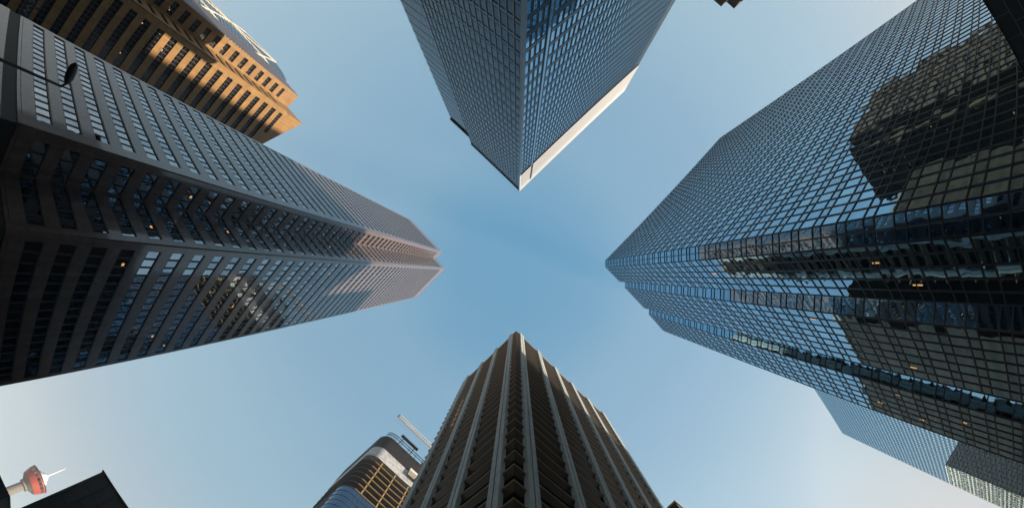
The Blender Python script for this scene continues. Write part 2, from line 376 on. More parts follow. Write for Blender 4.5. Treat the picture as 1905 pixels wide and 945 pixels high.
# ------------------------------------------------------------------ 1. granite tower (left)
def granite_tower():
    r = thing('granite_tower', 'dark reddish granite tower with a notched corner and bands of windows, at the left', 'tower', -45, -35)
    P = Panes(r)
    m = MB(); m.prism(T1, G + 0.13, H1 - 1.2, M['granite_plain'])
    walls = m
    fr = MB(); sp_ = MB(); pod = MB()
    P0, A, I, B, Cc, D = T1
    # (face, pier at start, pier at end)
    faces = [(Face(P0, A, (0, 1)), 0.7, 1.5), (Face(A, I, (1, 0)), 0.9, 0.2), (Face(I, B, (0, 1)), 0.2, 0.8), (Face(B, Cc, (1, 0)), 0.9, 0.6), (Face(Cc, D, (0, -1)), 1.5, 1.5), (Face(D, P0, (-1, 0)), 1.5, 1.5)]
    pitch = 4.0; ztop = H1 - 10.5; nfl = 48; zb = ztop - nfl * pitch
    for fi, (F, e0, e1) in enumerate(faces):
        L = F.L
        F.bar(walls, 0, e0, zb, ztop, 0.0, 0.14, M['granite'])
        F.bar(walls, L - e1, L, zb, ztop, 0.0, 0.142, M['granite'])
        F.bar(walls, 0, L, ztop, H1, 0.0, 0.15, M['granite_plain'])
        n = max(1, round((L - e0 - e1) / 1.28)); w = (L - e0 - e1) / n
        for k in range(nfl):
            z1 = ztop - k * pitch; z0 = z1 - 2.05
            if fi < 4:
                for i in range(n):
                    P.add(F, e0 + i * w + 0.10, e0 + (i + 1) * w - 0.10, z0, z1 - 0.10, 0.012, M['win_left'])
            F.bar(walls, e0, L - e1, z0 - 1.87, z0 - 0.08, 0.0, 0.135, M['granite'])
        if fi < 4:
            for i in range(n + 1):
                F.bar(fr, e0 + i * w - 0.11, e0 + i * w + 0.11, zb, ztop, 0.0, 0.07, M['bronze'])
            for k in range(nfl):
                z1 = ztop - k * pitch
                F.bar(fr, e0, L - e1, z1 - 0.12, z1 + 0.055, 0.0, 0.12, M['bronze'])
                F.bar(fr, e0, L - e1, z1 - 2.127, z1 - 2.03, 0.0, 0.12, M['bronze'])
        # podium: plain stone, a dark recessed slot above it
        F.bar(pod, 0, L, G + 0.13, 10.0, 0.0, 0.15, M['granite_plain'])
        F.bar(pod, 0, L, 10.0, 12.0, 0.0, 0.05, M['louvre'])
        F.bar(pod, 0, L, 12.0, zb, 0.0, 0.148, M['granite_plain'])
    walls.build('stone_wall', r); fr.build('window_frame', r); pod.build('podium', r)
    P.finish()
    S = []
    for fi, u, k in ((3, 6, 38), (3, 9, 36), (3, 12, 37), (3, 4, 30), (3, 17, 41), (3, 20, 40), (3, 14, 35), (1, 2.5, 41), (2, 3, 39), (2, 4.3, 43), (3, 5, 22), (2, 2.8, 30), (3, 15, 27), (0, 8, 12), (3, 3, 44)):
        F, e0, e1 = faces[fi]; S.append((F, u, ztop - k * pitch - 0.9, 0.35, 0.35, 0.03))
    lights(r, S)
    return r
granite_tower()

# ------------------------------------------------------------------ 2. slate glass tower (top centre)
def slate_tower():
    r = thing('slate_glass_tower', 'slate blue glass tower with its sunlit top strip made as cream panels, at the top centre', 'tower', -32, 50)
    P = Panes(r); body = MB(); fr = MB(); lt = MB()
    body.prism(T3, G + 0.13, H3, M['slate_line']); 
    low = MB(); low.prism(T3b, G + 0.13, H3b, M['slate_line'])
    c, R_, bk, l = T3
    Fr = Face(c, R_, (1, 0)); Fl = Face(c, l, (0, -1)); Fl2 = Face(T3b[0], T3b[3], (0, -1))
    pitch = 3.9; crown = 22.0
    zt = H3 - crown
    g0, g1 = 4.6, 5.5           # vertical groove in the sunny face
    def grid(F, z0, z1, ua, ub, mod, vert, dd, gm):
        n = max(1, round((ub - ua) / mod)); w = (ub - ua) / n
        z = z1; 
        while z > z0 + 0.5:
            zb = max(z0, z - pitch)
            for i in range(n):
                P.add(F, ua + i * w + 0.1, ua + (i + 1) * w - 0.1, zb + 0.95, z - 0.10, 0.012, gm, tilt=0.008)
            F.bar(fr, ua, ub, z - 0.1, z + 0.12, 0.0, dd, M['slate_line'])
            F.bar(fr, ua, ub, zb + 0.78, zb + 0.95, 0.0, dd, M['slate_line'])
            F.bar(lowglass, ua, ub, zb + 0.13, zb + 0.76, 0.0, 0.05, M['slate_spandrel'])
            z = zb
        for i in range(n + 1):
            u = ua + i * w
            vert(F, u, z0, z1)
    lowglass = MB()
    M['slate_spandrel'] = glass('slate_spandrel_glass', (0.06, 0.085, 0.115), rough=0.08, wave=0.2)
    def vdark(F, u, z0, z1):
        F.bar(fr, max(0, u - 0.20), u - 0.12, z0, z1, 0.0, 0.07, M['slate_line']); F.bar(fr, u + 0.12, min(F.L, u + 0.20), z0, z1, 0.0, 0.07, M['slate_line'])
    def vlight(F, u, z0, z1):
        F.bar(lt, max(0.0, u - 0.08), min(F.L, u + 0.08), z0, z1, 0.0, 0.13, M['alu'])
    grid(Fr, 4, zt, 0.3, g0, 1.1, vdark, 0.065, M['blue_glass'])
    grid(Fr, 4, zt, g1, Fr.L - 0.3, 1.2, vdark, 0.065, M['blue_glass'])
    Fr.bar(fr, g0, g0 + 0.2, 4, H3 - 4, 0.0, 0.12, M['slate_line']); Fr.bar(fr, g1 - 0.2, g1, 4, H3 - 4, 0.0, 0.12, M['slate_line'])
    Fr.bar(lt, g0 + 0.2, g1 - 0.2, 4, H3 - 4.2, 0.0, 0.10, M['blue_spandrel'])
    grid(Fl, 4, H3 - 1.5, 0.3, Fl.L, 1.3, vlight, 0.08, M['slate_glass'])
    def vnone(F, u, z0, z1): pass
    grid(Fl2, 4, H3b - 1.5, 0.0, Fl2.L, 1.5, vnone, 0.06, M['slate_glass'])
    Fl2.bar(fr, 0, Fl2.L, H3b - 1.4, H3b, 0.0, 0.45, M['slate_line'])
    Fl.bar(fr, 0, Fl.L, H3 - 1.4, H3 + 0.1, 0.0, 0.32, M['slate_line'])
    # sunlit top strip: its brightness is put into cream panels with dark joints
    cr = MB(); z = zt; hs_ = [2.6] * 6
    for h in hs_:
        Fr.bar(cr, 0, g0 , z + 0.35, z + h - 0.35, 0.0, 0.30, M['cream']); Fr.bar(cr, g1, Fr.L, z + 0.35, z + h - 0.35, 0.0, 0.30, M['cream'])
        Fr.bar(fr, 0, Fr.L, z + h - 0.34, z + h + 0.34, 0.0, 0.24, M['slate_line'])
        z += h
    Fr.bar(cr, 0, g0, z + 0.09, H3 - 3.9, 0.0, 0.30, M['cream']); Fr.bar(cr, g1, Fr.L, z + 0.09, H3 - 3.9, 0.0, 0.30, M['cream'])
    Fr.bar(cr, 0, Fr.L, H3 - 3.9, H3 + 0.1, 0.0, 0.305, M['cream'])
    cr.build('sunlit_cladding', r)
    ct = MB(); ct.prism([(c[0] - 0.05, c[1] - 0.32), (c[0] + 0.32, c[1] - 0.32), (c[0] + 0.32, c[1] + 0.22), (c[0] - 0.05, c[1] + 0.22)], 2, H3 + 0.1, M['alu'])
    ct.build('corner_trim', r)
    body.build('wall', r); low.build('lower_wing', r); fr.build('dark_mullion', r); lt.build('pale_mullion', r); lowglass.build('spandrel', r)
    P.finish()
    return r
slate_tower()

# ------------------------------------------------------------------ 3. ribbed concrete tower (bottom centre)
def ribbed_tower():
    r = thing('ribbed_tower', 'concrete tower with pale vertical piers and projecting dark floor ledges, at the bottom centre', 'tower', 41, -30)
    a0, a1, b1, b0 = 15.2, 67.6, -15.6, -45.4
    core = MB(); core.box(a0 + 2.0, a1 - 2.0, b0 + 2.0, b1 - 2.0, G + 0.13, H4 - 1.0, M['louvre']); core.build('glass_wall', r)
    pitch = 3.85; z = H4 - 3.3; k = 0
    while z > 6:
        m = MB()
        # ledge: sloping dark soffit, pale thin edge
        x = 0.05
        o = [(a0 + x, b0 + x), (a1 - x, b0 + x), (a1 - x, b1 - x), (a0 + x, b1 - x)]; y = 2.1
        i = [(a0 + y, b0 + y), (a1 - y, b0 + y), (a1 - y, b1 - y), (a0 + y, b1 - y)]
        y = 0.75; w_ = [(a0 + y, b0 + y), (a1 - y, b0 + y), (a1 - y, b1 - y), (a0 + y, b1 - y)]
        y2 = 0.12; e_ = [(a0 + y2, b0 + y2), (a1 - y2, b0 + y2), (a1 - y2, b1 - y2), (a0 + y2, b1 - y2)]
        for j in range(4):
            q = (j + 1) % 4
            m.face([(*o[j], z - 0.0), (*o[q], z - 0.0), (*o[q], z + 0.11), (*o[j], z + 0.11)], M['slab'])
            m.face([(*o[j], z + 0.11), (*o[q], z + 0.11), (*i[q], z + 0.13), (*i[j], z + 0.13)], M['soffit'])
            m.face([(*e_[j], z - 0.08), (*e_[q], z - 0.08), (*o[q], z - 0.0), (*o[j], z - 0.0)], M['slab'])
            m.face([(*w_[j], z - 1.05), (*w_[q], z - 1.05), (*e_[q], z - 0.08), (*e_[j], z - 0.08)], M['spandrel'])
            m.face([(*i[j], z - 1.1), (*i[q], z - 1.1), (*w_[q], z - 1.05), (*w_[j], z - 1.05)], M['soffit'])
        m.build('floor_ledge', r)
        z -= pitch; k += 1
    pier = lambda u0, u1, F: None
    F1 = Face((a0, b1), (a1, b1), (0, 1)); F2 = Face((a0, b1), (a0, b0), (-1, 0))
    F3 = Face((a1, b1), (a1, b0), (1, 0)); F4 = Face((a0, b0), (a1, b0), (0, -1))
    for F, us in ((F1, [2.0 + 9.3 * i for i in range(6)]), (F2, [2.0 + 7.95 * i for i in range(4)]), (F3, [2.0 + 7.95 * i for i in range(4)]), (F4, [2.0 + 9.3 * i for i in range(6)])):
        for u in us:
            u0 = u
            m = MB(); w = 1.75
            F.bar(m, u0, u0 + w * 0.45, G + 0.13, H4 + 0.5, -0.45, 0.30, M['concrete'])
            F.bar(m, u0 + w * 0.55, u0 + w, G + 0.13, H4 + 0.5, -0.45, 0.302, M['concrete'])
            F.bar(m, u0 + w * 0.45, u0 + w * 0.55, G + 0.13, H4 + 0.45, -0.45, 0.12, M['concrete'])
            m.build('pier', r)
    par = MB()
    for j in range(4):
        o = [(a0 + .2, b0 + .2), (a1 - .2, b0 + .2), (a1 - .2, b1 - .2), (a0 + .2, b1 - .2)]
    par.prism(o, H4 - 1.0, H4, M['slab']); par.build('roof_slab', r)
    S = [(F2, 22.0 + 0.9 * 0, H4 - 40 - i * 3.85, 1.0, 0.4, -0.20) for i in range(6)]
    lights(r, S)
    return r
ribbed_tower()

# ------------------------------------------------------------------ 4. blue glass tower (right)
def blue_tower():
    r = thing('blue_glass_tower', 'tall blue mirror glass tower with sawtooth corners and a fine grid, at the right', 'tower', 36, 60)
    P = Panes(r); fr = MB(); body = MB(); body.prism(T10, G + 0.13, H10 - 0.1, M['dark_frame']); body.build('wall', r)
    rows = [(1.4, M['blue_spandrel']), (2.5, M['blue_glass'])]
    n = len(T10)
    cx, cyy = 36, 60
    for j in range(n - 2):
        p, q = T10[j], T10[j + 1]
        mx_, my_ = (p[0] + q[0]) / 2, (p[1] + q[1]) / 2
        if j == 2: nn = (1, 0)
        elif j == 3: nn = (0, -1)
        elif j == 6: nn = (1, 0)
        elif j == 7: nn = (0, -1)
        elif j == 10: nn = (1, 0)
        elif j in (0, 4, 8): nn = (-1, -1)
        else: nn = (0, -1)
        if j == 10: continue
        F = Face(p, q, nn)
        curtain(F, P, fr, 1.5, H10 - 0.3, 1.5 if F.L > 3 else F.L / (2 if j == 0 else 1), rows, None, None, mw=0.17, mh=0.16, dep=0.09, fm=M['dark_frame'])
    F = Face(T10[-1], T10[0], (-1, 0))
    curtain(F, P, fr, 1.5, H10 - 0.3, 1.5, rows, None, None, mw=0.17, mh=0.16, dep=0.09, fm=M['dark_frame'])
    F = Face(T10[10], T10[11], (1, 0))
    curtain(F, P, fr, 90, H10 - 0.3, 6, [(7.8, M['blue_glass'])], None, None, mw=0.17, mh=0.16, dep=0.09, fm=M['dark_frame'])
    cap = MB()
    for j in range(n):
        p, q = T10[j], T10[(j + 1) % n]
        nn = (0, -1)
    fr.build('mullion', r)
    pr = MB(); pr.prism(T10, H10 - 0.1, H10 + 0.15, M['dark_frame']); pr.build('parapet', r)
    P.finish()
    F2_ = Face(T10[1], T10[2], (0, -1)); F3_ = Face(T10[5], T10[6], (0, -1)); F4_ = Face(T10[9], T10[10], (0, -1)); F0 = Face(T10[0], T10[1], (-1, -1))
    S = [(F_, u, z, 0.14, h, .03) for F_, u, z, h in ((F2_, 3.2, 62, 1.5), (F3_, 1.6, 43, 1.2), (F3_, 4.4, 36, 1.3), (F4_, 1.5, 33, 1.0), (F4_, 5.2, 38, 1.1), (F2_, 5, 22, 1.2), (F2_, 2.1, 26, .9), (F4_, 6, 30, .8), (F3_, 8.1, 28, 1.1), (F4_, 3.3, 22, .8), (F4_, 4.1, 21.6, .8))]
    lights(r, S)
    return r
blue_tower()

# ------------------------------------------------------------------ 5. distant glass tower (lower right)
def distant_tower():
    r = thing('distant_glass_tower', 'pale blue glass tower with a very fine grid behind the mirror glass tower, lower right', 'tower', 277, 114)
    P = Panes(r); fr = MB(); body = MB(); body.prism(T11, G + 0.13, H11, M['dark_frame']); body.build('wall', r)
    F = Face(T11[0], T11[1], (0, -1))
    curtain(F, P, fr, 2, H11, 3.4, [(1.6, M['blue_spandrel']), (2.6, M['far_glass'])], None, None, mw=0.32, mh=0.34, dep=0.08, fm=M['far_frame'])
    fr.build('mullion', r); P.finish()
    rl = MB(); F.bar(rl, F.L - 8, F.L - 7.6, H11, H11 + 1.5, -1, -0.6, M['dark_frame']); F.bar(rl, F.L - 2.4, F.L - 2, H11, H11 + 1.5, -1, -0.6, M['dark_frame']); F.bar(rl, F.L - 8, F.L - 2, H11 + 1.3, H11 + 1.6, -1, -0.6, M['dark_frame'])
    rl.build('roof_rail', r)
    return r
M['far_glass'] = glass('far_glass', (0.62, 0.86, 0.96), wave=0.5, wscale=0.3)
M['far_frame'] = solid('far_frame', (0.06, 0.09, 0.13), 0.4)
distant_tower()

# ------------------------------------------------------------------ 6. sandstone towers (top left, and its twin beyond the top edge)
def sandstone_tower(name, label, poly, H, slope=None, stone=None):
    stone = stone or M['gold']
    cxm = sum(p[0] for p in poly) / len(poly); cym = sum(p[1] for p in poly) / len(poly)
    r = thing(name, label, 'tower', cxm, cym)
    P = Panes(r); body = MB(); fr = MB(); st = MB(); sd = MB()
    tz = slope if slope else [H] * len(poly)
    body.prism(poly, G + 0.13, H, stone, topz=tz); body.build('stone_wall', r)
    return r, P, fr, st
def strips(F, P, st, fr, H, pitch, e0, e1, win, ztop, zbot=6, topfun=None, mod=1.35, gm=None, stone=None):
    stone = stone or M['gold']
    L = F.L; n = max(1, round((L - e0 - e1) / mod)); w = (L - e0 - e1) / n
    z = ztop
    F.bar(st, 0, e0, zbot, ztop, 0, 0.5, stone); F.bar(st, L - e1, L, zbot, ztop, 0, 0.502, stone)
    while z > zbot + pitch:
        for i in range(n):
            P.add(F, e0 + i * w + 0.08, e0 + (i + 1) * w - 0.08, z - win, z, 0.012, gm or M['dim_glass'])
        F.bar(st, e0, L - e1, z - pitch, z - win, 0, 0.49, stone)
        F.bar(fr, e0, L - e1, z - win * 0.55 - 0.06, z - win * 0.55 + 0.06, 0, 0.1, M['bronze'])
        z -= pitch
    for i in range(n + 1): F.bar(fr, e0 + i * w - 0.08, e0 + i * w + 0.08, zbot, ztop, 0, 0.11, M['bronze'])

def tower2():
    # roof slopes down along the lower front
    r, P, fr, st = sandstone_tower('sandstone_tower', 'sandstone tower glowing gold near its top, second building at the upper left', T2, H2, slope=[H2, H2, H2, H2 - 28, H2 - 28, H2])
    f1 = Face(T2[0], T2[1], (1, 0)); f2 = Face(T2[1], T2[2], (0, 1)); f3 = Face(T2[2], T2[3], (1, 0)); fs = Face(T2[5], T2[0], (0, 1))
    strips(f1, P, st, fr, H2, 5.9, 1.4, 1.1, 2.7, H2 - 10)
    strips(f2, P, st, fr, H2, 5.9, 2.0, 2.0, 2.2, H2 - 14, mod=1.2)
    # lower front: strips stop where the roof comes down
    z = H2 - 15; pitch = 5.9
    secs = [(1.4, 37.6)]
    for si, (u0, u1) in enumerate(secs):
        ztop = H2 - 15
        n = 28; w = (u1 - u0) / n
        z = ztop
        f3.bar(st, u1, f3.L, 6, ztop - 30, 0, 0.5, M['gold'])
        while z > 12:
            # the roof slopes down, so upper strips stop short of it
            k = max(1, min(n, int(((H2 - 6.0 - z) / 28 * f3.L - u0) / w)))
            for i in range(k): P.add(f3, u0 + i * w + 0.08, u0 + (i + 1) * w - 0.08, z - 3.0, z, 0.012, M['dim_glass'])
            f3.bar(st, u0, u1, z - pitch, z - 3.0, 0, 0.49, M['gold'])
            if k < n: f3.bar(st, u0 + k * w, u1, z - 3.0, z, 0, 0.488, M['gold'])
            f3.bar(fr, u0, u0 + k * w, z - 1.6, z - 1.48, 0, 0.1, M['bronze'])
            z -= pitch
        for i in range(n + 1): f3.bar(fr, u0 + i * w - 0.08, u0 + i * w + 0.08, 6, min(ztop, H2 - 6.0 - 28 * (u0 + i * w) / f3.L), 0, 0.11, M['bronze'])
    f3.bar(st, 0, 1.4, 6, H2 - 15, 0, 0.5, M['gold'])
    # grey side wall with fine horizontal bands of glass
    sd = MB(); z = H2
    while z > 20:
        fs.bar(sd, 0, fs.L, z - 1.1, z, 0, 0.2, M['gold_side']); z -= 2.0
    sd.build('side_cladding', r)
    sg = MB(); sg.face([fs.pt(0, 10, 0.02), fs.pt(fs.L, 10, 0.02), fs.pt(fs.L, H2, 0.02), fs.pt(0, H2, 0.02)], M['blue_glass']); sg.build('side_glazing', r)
    st.build('stone_pier', r); fr.build('window_frame', r); P.finish()
    S = []
    for k in range(34):
        F = random.choice((f1, f3, f3)); z = H2 - 11 - 5.9 * random.randint(1, 18) - random.uniform(0.6, 2.2)
        S.append((F, random.uniform(2, F.L - 2.2), z, 0.5, 0.4, 0.03))
    lights(r, S)
tower2()
def tower13():
    r, P, fr, st = sandstone_tower('sandstone_tower', 'brown stone tower showing only two stepped roof corners at the top edge', T13, H13, stone=M['brown_stone'])
    f = [Face(T13[5], T13[0], (0, -1)), Face(T13[0], T13[1], (1, 0)), Face(T13[1], T13[2], (0, -1)), Face(T13[2], T13[3], (1, 0))]
    for F in f:
        if F.L < 5: F.bar(st, 0, F.L, 6, H13 - 3, 0, 0.3, M['brown_stone']); continue
        n = max(1, round(F.L / 8)); w = F.L / n
        for i in range(n):
            G_ = Face(F.pt(i * w, 0, 0)[:2], F.pt((i + 1) * w, 0, 0)[:2], F.n)
            strips(G_, P, st, fr, H13, 4.0, 0.8, 0.8, 2.2, H13 - 5, gm=M['dull_pane'], stone=M['brown_stone'])
    st.build('stone_pier', r); fr.build('window_frame', r); P.finish()
    S = []
    for k in range(70):
        F = random.choice((f[0], f[0], f[3])); z = H13 - 5 - 4.0 * random.randint(1, 22) - random.uniform(0.5, 1.8)
        S.append((F, random.uniform(1.5, F.L - 2), z, 0.4, 0.35, 0.03))
    lights(r, S)
tower13()

# ------------------------------------------------------------------ 7. diagrid tower behind the sandstone tower
def diagrid():
    r = thing('diagrid_tower', 'teal glass tower with a pale diagonal steel lattice, beyond the sandstone tower', 'tower', -235, -40)
    H = 230.0
    arc = [(-206, -26.0), (-208.5, -22.4), (-212, -20.3), (-220, -18.6), (-230, -17.8), (-242, -17.4), (-256, -18.5), (-270, -22)]
    poly = arc + [(-270, -60), (-206, -60)]
    tz = [H - 2, H - 1, H, H, H - 2, H - 6, H - 10, H - 14, H - 14, H - 2]
    b = MB(); b.prism(poly, G + 0.13, H, M['teal_glass'], topz=tz); b.build('glass_wall', r)
    L = MB(); fl = MB()
    seg = []
    for i in range(len(arc) - 1):
        seg.append((arc[i], arc[i + 1]))
    step = 30.0; z = H - 2; par = 0
    pts = [(-207.5, -23.6), (-216, -19.3), (-232, -17.6), (-250, -17.6)]
    while z > 20:
        for i in range(len(pts) - 1):
            p, q = pts[i], pts[i + 1]
            if (i + par) % 2 == 0: L.tube((*p, z), (*q, z - step), 0.8, M['pale_steel'])
            else: L.tube((*q, z), (*p, z - step), 0.8, M['pale_steel'])
        z -= step; par ^= 1
    for p in (pts[0], pts[2]): L.tube((*p, 0), (*p, H - 1), 0.45, M['pale_steel'])
    L.build('steel_lattice', r)
    z = H - 5
    while z > 30:
        for i in range(len(arc) - 1):
            p, q = arc[i], arc[i + 1]; F = Face(p, q, (0.2, 1)); F.bar(fl, 0, F.L, z, z + 0.7, 0, 0.15, M['dark_frame'])
        z -= 4.2
    fl.build('floor_band', r)
diagrid()

# ------------------------------------------------------------------ 8. curved tower under construction + crane
def rounded(a0, a1, b1, b0, rad, n=8):
    """rectangle whose (a0, b1) corner is round"""
    pts = [(a1, b0), (a0, b0)]
    for i in range(n + 1):
        t = math.pi / 2 * i / n
        pts.append((a0 + rad - rad * math.cos(t), b1 - rad + rad * math.sin(t)))
    pts.append((a1, b1)); return pts
def curved_tower():
    r = thing('curved_tower', 'round-cornered tower under construction with blue glass below and bare steel floors above', 'tower', 30, -130)
    a0, a1, b1, b0 = 11.6, 50.0, -111.0, -150.0
    z_g, z_f, z_w = 142.0, 174.0, 184.5
    m = MB(); m.prism(rounded(a0, a1, b1, b0, 6), G + 0.13, z_g, M['deep_glass']); m.build('glass_wall', r, )
    mu = MB()
    out = rounded(a0 - 0.12, a1, b1 + 0.12, b0, 6.1)
    z = z_g - 0.2
    while z > 60:
        mu.prism(out, z - 0.25, z, M['dark_frame']); z -= 3.9
    for i in range(1, 20):
        u = a0 + 6 + i * 1.6
        if u < a1: mu.box(u - 0.1, u + 0.1, b1, b1 + 0.14, 60, z_g, M['dark_frame'])
        mu.box(a0 - 0.14, a0, b1 - 6 - i * 1.6, b1 - 5.8 - i * 1.6, 60, z_g, M['dark_frame'])
    mu.build('mullion', r)
    # bare floors
    core = MB(); core.box(a0 + 8, a1 - 4, b0 + 4, b1 - 9, z_g, H5 - 3, M['black_wrap']); core.build('concrete_core', r)
    nf = 7; dz = (z_f - z_g) / nf
    for i in range(nf):
        m = MB(); z = z_g + 0.4 + i * dz
        m.prism(rounded(a0, a1, b1, b0, 6), z - 0.35, z, M['soffit'])
        m.prism([(a0 + 5, b1 - 0.5), (a1, b1 - 0.5), (a1, b1 + 0.25), (a0 + 5, b1 + 0.25)], z - 0.36, z + 0.02, M['yellow'])
        m.build('floor_slab', r)
    for i, a in enumerate((20.0, 28.5, 37.0, 45.0)):
        m = MB(); m.box(a - 0.25, a + 0.25, b1 - 0.9, b1 - 0.1, z_g, z_f, M['yellow']); m.build('steel_column', r)
    m = MB(); m.box(32, 40, b1 - 3.2, b1 - 3.0, z_f - 6, z_f, M['white_wrap']); m.build('hoarding', r)
    m = MB(); m.prism(rounded(a0 - 0.1, a1, b1 + 0.3, b0, 6.1, 12), z_f, z_w, M['white_wrap']); m.build('white_sheeting', r, smooth=False)
    m = MB(); m.prism(rounded(a0 - 0.3, a1, b1 + 0.3, b0, 6.3, 12), z_w, H5 - 1, M['black_wrap']); m.build('black_crown', r)
    m = MB(); m.box(33, 43.5, b1 + 0.3, b1 + 1.5, z_w - 4.5, z_w + 0.3, M['tan']); m.box(33, 44, b1 + 0.3, b1 + 1.4, z_w + 0.35, z_w + 2.6, M['pod_white']); m.build('site_hoist', r)
    sc = MB()
    ra = rounded(a0 - 0.6, a1, b1 + 1.2, b0, 7.0, 8)[6:]
    for z in (H5 + 0.5, H5 + 3.2):
        for i in range(0, len(ra) - 1): sc.tube((*ra[i], z), (*ra[i + 1], z), 0.22, M['black_wrap'])
    for i in range(0, len(ra)): sc.tube((*ra[i], H5 - 4), (*ra[i], H5 + 3.2), 0.16, M['black_wrap'])
    for a in (22, 27, 32, 37, 42, 47): sc.tube((a, b1 + 1.2, H5 - 4), (a, b1 + 1.2, H5 + 3.2), 0.16, M['black_wrap'])
    sc.build('guard_rail', r)
    pf = MB(); pf.box(19, 31, b1 + 1.8, b1 + 3.4, H5 + 4.5, H5 + 5.4, M['black_wrap']); pf.tube((21, b1 + 2.5, H5 + 4.6), (20.5, b1 - 1, H5 - 2), 0.25, M['black_wrap']); pf.tube((29, b1 + 2.5, H5 + 4.6), (29, b1 - 1, H5 - 2), 0.25, M['black_wrap'])
    pf.build('cantilevered_platform', r)
curved_tower()
def crane():
    r = thing('tower_crane', 'white lattice jib of a tower crane rising beyond the ribbed tower', 'crane', 46, -119)
    H = 240.0
    j = MB(); b = -118.0; a0, a1 = 12.0, 50.0
    top = H + 2.4; n = 22; w = 1.15
    for bb in (b - w, b + w): j.tube((a0, bb, H), (a1, bb, H), 0.36, M['jib_paint'])
    j.tube((a0 + 1, b, top), (a1, b, top), 0.36, M['jib_paint'])
    for i in range(n):
        x0 = a0 + (a1 - a0) * i / n; x1 = a0 + (a1 - a0) * (i + 1) / n; xm = (x0 + x1) / 2
        for bb in (b - w, b + w):
            j.tube((x0, bb, H), (xm, b, top), 0.24, M['jib_paint'], 4); j.tube((xm, b, top), (x1, bb, H), 0.24, M['jib_paint'], 4)
        j.tube((x0, b - w, H), (x1, b + w, H), 0.13, M['jib_paint'], 4); j.tube((x0, b + w, H), (x1, b - w, H), 0.13, M['jib_paint'], 4)
        j.tube((x0, b - w, H), (x0, b + w, H), 0.13, M['jib_paint'], 4)
    j.build('jib', r)
    t = MB(); t.box(a0 - 0.6, a0 + 0.2, b - 1.0, b + 1.0, H - 0.4, H + 0.9, M['red']); t.build('jib_tip', r)
    m = MB()
    for aa in (45, 47):
        for bb in (-120, -118): m.box(aa - .15, aa + .15, bb - .15, bb + .15, H5 - 1, H + 3, M['jib_paint'])
    z = H5
    while z < H:
        m.tube((45, -118, z), (47, -118, z + 2), 0.08, M['jib_paint'], 4); m.tube((45, -118, z), (45, -120, z + 2), 0.08, M['jib_paint'], 4); z += 2
    m.build('mast', r)
crane()

# ------------------------------------------------------------------ 9. observation tower, far lower left
def obs_tower():
    R_ = 521.0; az = math.radians(155.35)
    X, Y = R_ * math.cos(az), R_ * math.sin(az); a, b = (X + Y) / R2, (X - Y) / R2
    r = thing('observation_tower', 'far observation tower with a round red pod and white mast, lower left', 'tower', a, b)
    c = (a, b)
    def part(name, prof, mat, n=40, smooth=True):
        m = MB(); m.lathe(c, prof, M[mat], n); return m.build(name, r, smooth=smooth)
    part('shaft', [(6.5, -EYE), (4.6, 60), (4.4, 125)], 'shaft', 24)
    part('pod_base', [(4.4, 125), (6.4, 126), (6.4, 128.0), (5.6, 128.7), (6.0, 129.2), (12.0, 134.5)], 'shaft')
    part('red_band', [(12.0, 134.5), (14.1, 143.5)], 'red')
    part('window_band', [(13.7, 143.5), (14.3, 147.5)], 'dark_glass')
    part('rim', [(14.4, 147.5), (14.9, 149.0), (14.8, 149.4), (11, 149.8)], 'red')
    part('roof_edge', [(13.4, 149.6), (15.3, 150.1), (15.3, 151.0), (12, 151.2)], 'dark_frame', smooth=False)
    part('lantern', [(8.2, 151.2), (7.8, 156), (5.0, 157), (4.4, 160.5), (2.2, 161.5), (1.8, 164)], 'pod_white', 32)
    part('mast', [(0.8, 164), (0.55, 178), (0.25, 191)], 'pod_white', 10)
    for k in range(18):
        t = 2 * math.pi * k / 18
        m = MB(); m.tube((a + 14.1 * math.cos(t), b + 14.1 * math.sin(t), 143.6), (a + 14.5 * math.cos(t), b + 14.5 * math.sin(t), 147.4), 0.3, M['red'], 4); m.build('window_post', r)
obs_tower()

# ------------------------------------------------------------------ 10. low dark blocks, lower left, and the corner block, bottom
def dark_block():
    r = thing('dark_block', 'dark flat-roofed block with a faint ribbed wall, at the bottom left', 'building', -20, -115)
    H = 50.0
    m = MB(); m.box(-34.0, 6.0, -135, -103.2, G + 0.13, H, M['soffit']); m.build('wall', r)
    F = Face((-34.0, -103.2), (6.0, -103.2), (0, 1)); m = MB()
    for u in (0.0, 3.1, 6.2, 12.0, 18, 24, 30, 36): F.bar(m, u, u + 0.6, G + 0.13, H + 0.2, 0, 0.3, M['dark_stone'])
    m.build('pier', r)
    m = MB()
    for k in range(9): F.bar(m, 0, 40, H - 7 - k * 4.0, H - 6.6 - k * 4.0, 0, 0.12, M['dark_stone'])
    m.build('floor_band', r)
    m = MB(); m.box(-34.3, 6.3, -135.3, -102.6, H, H + 0.35, M['dark_stone']); m.build('roof_edge', r)
dark_block()
def edge_block():
    r = thing('edge_block', 'sliver of a low dark building against the left edge, below the observation tower', 'building', -70, -125)
    m = MB(); m.box(-110, -41.6, -150, -115.2, G + 0.13, 24.0, M['soffit']); m.build('wall', r)
    m = MB(); m.box(-110.3, -41.3, -150.3, -114.9, 24.0, 24.5, M['dark_stone']); m.build('roof_edge', r)
    m = MB()
    for a in range(-108, -43, 5): m.box(a, a + 2.5, -115.2, -115.15, 6, 22, M['dim_glass'])
    m.build('window_strip', r)
edge_block()
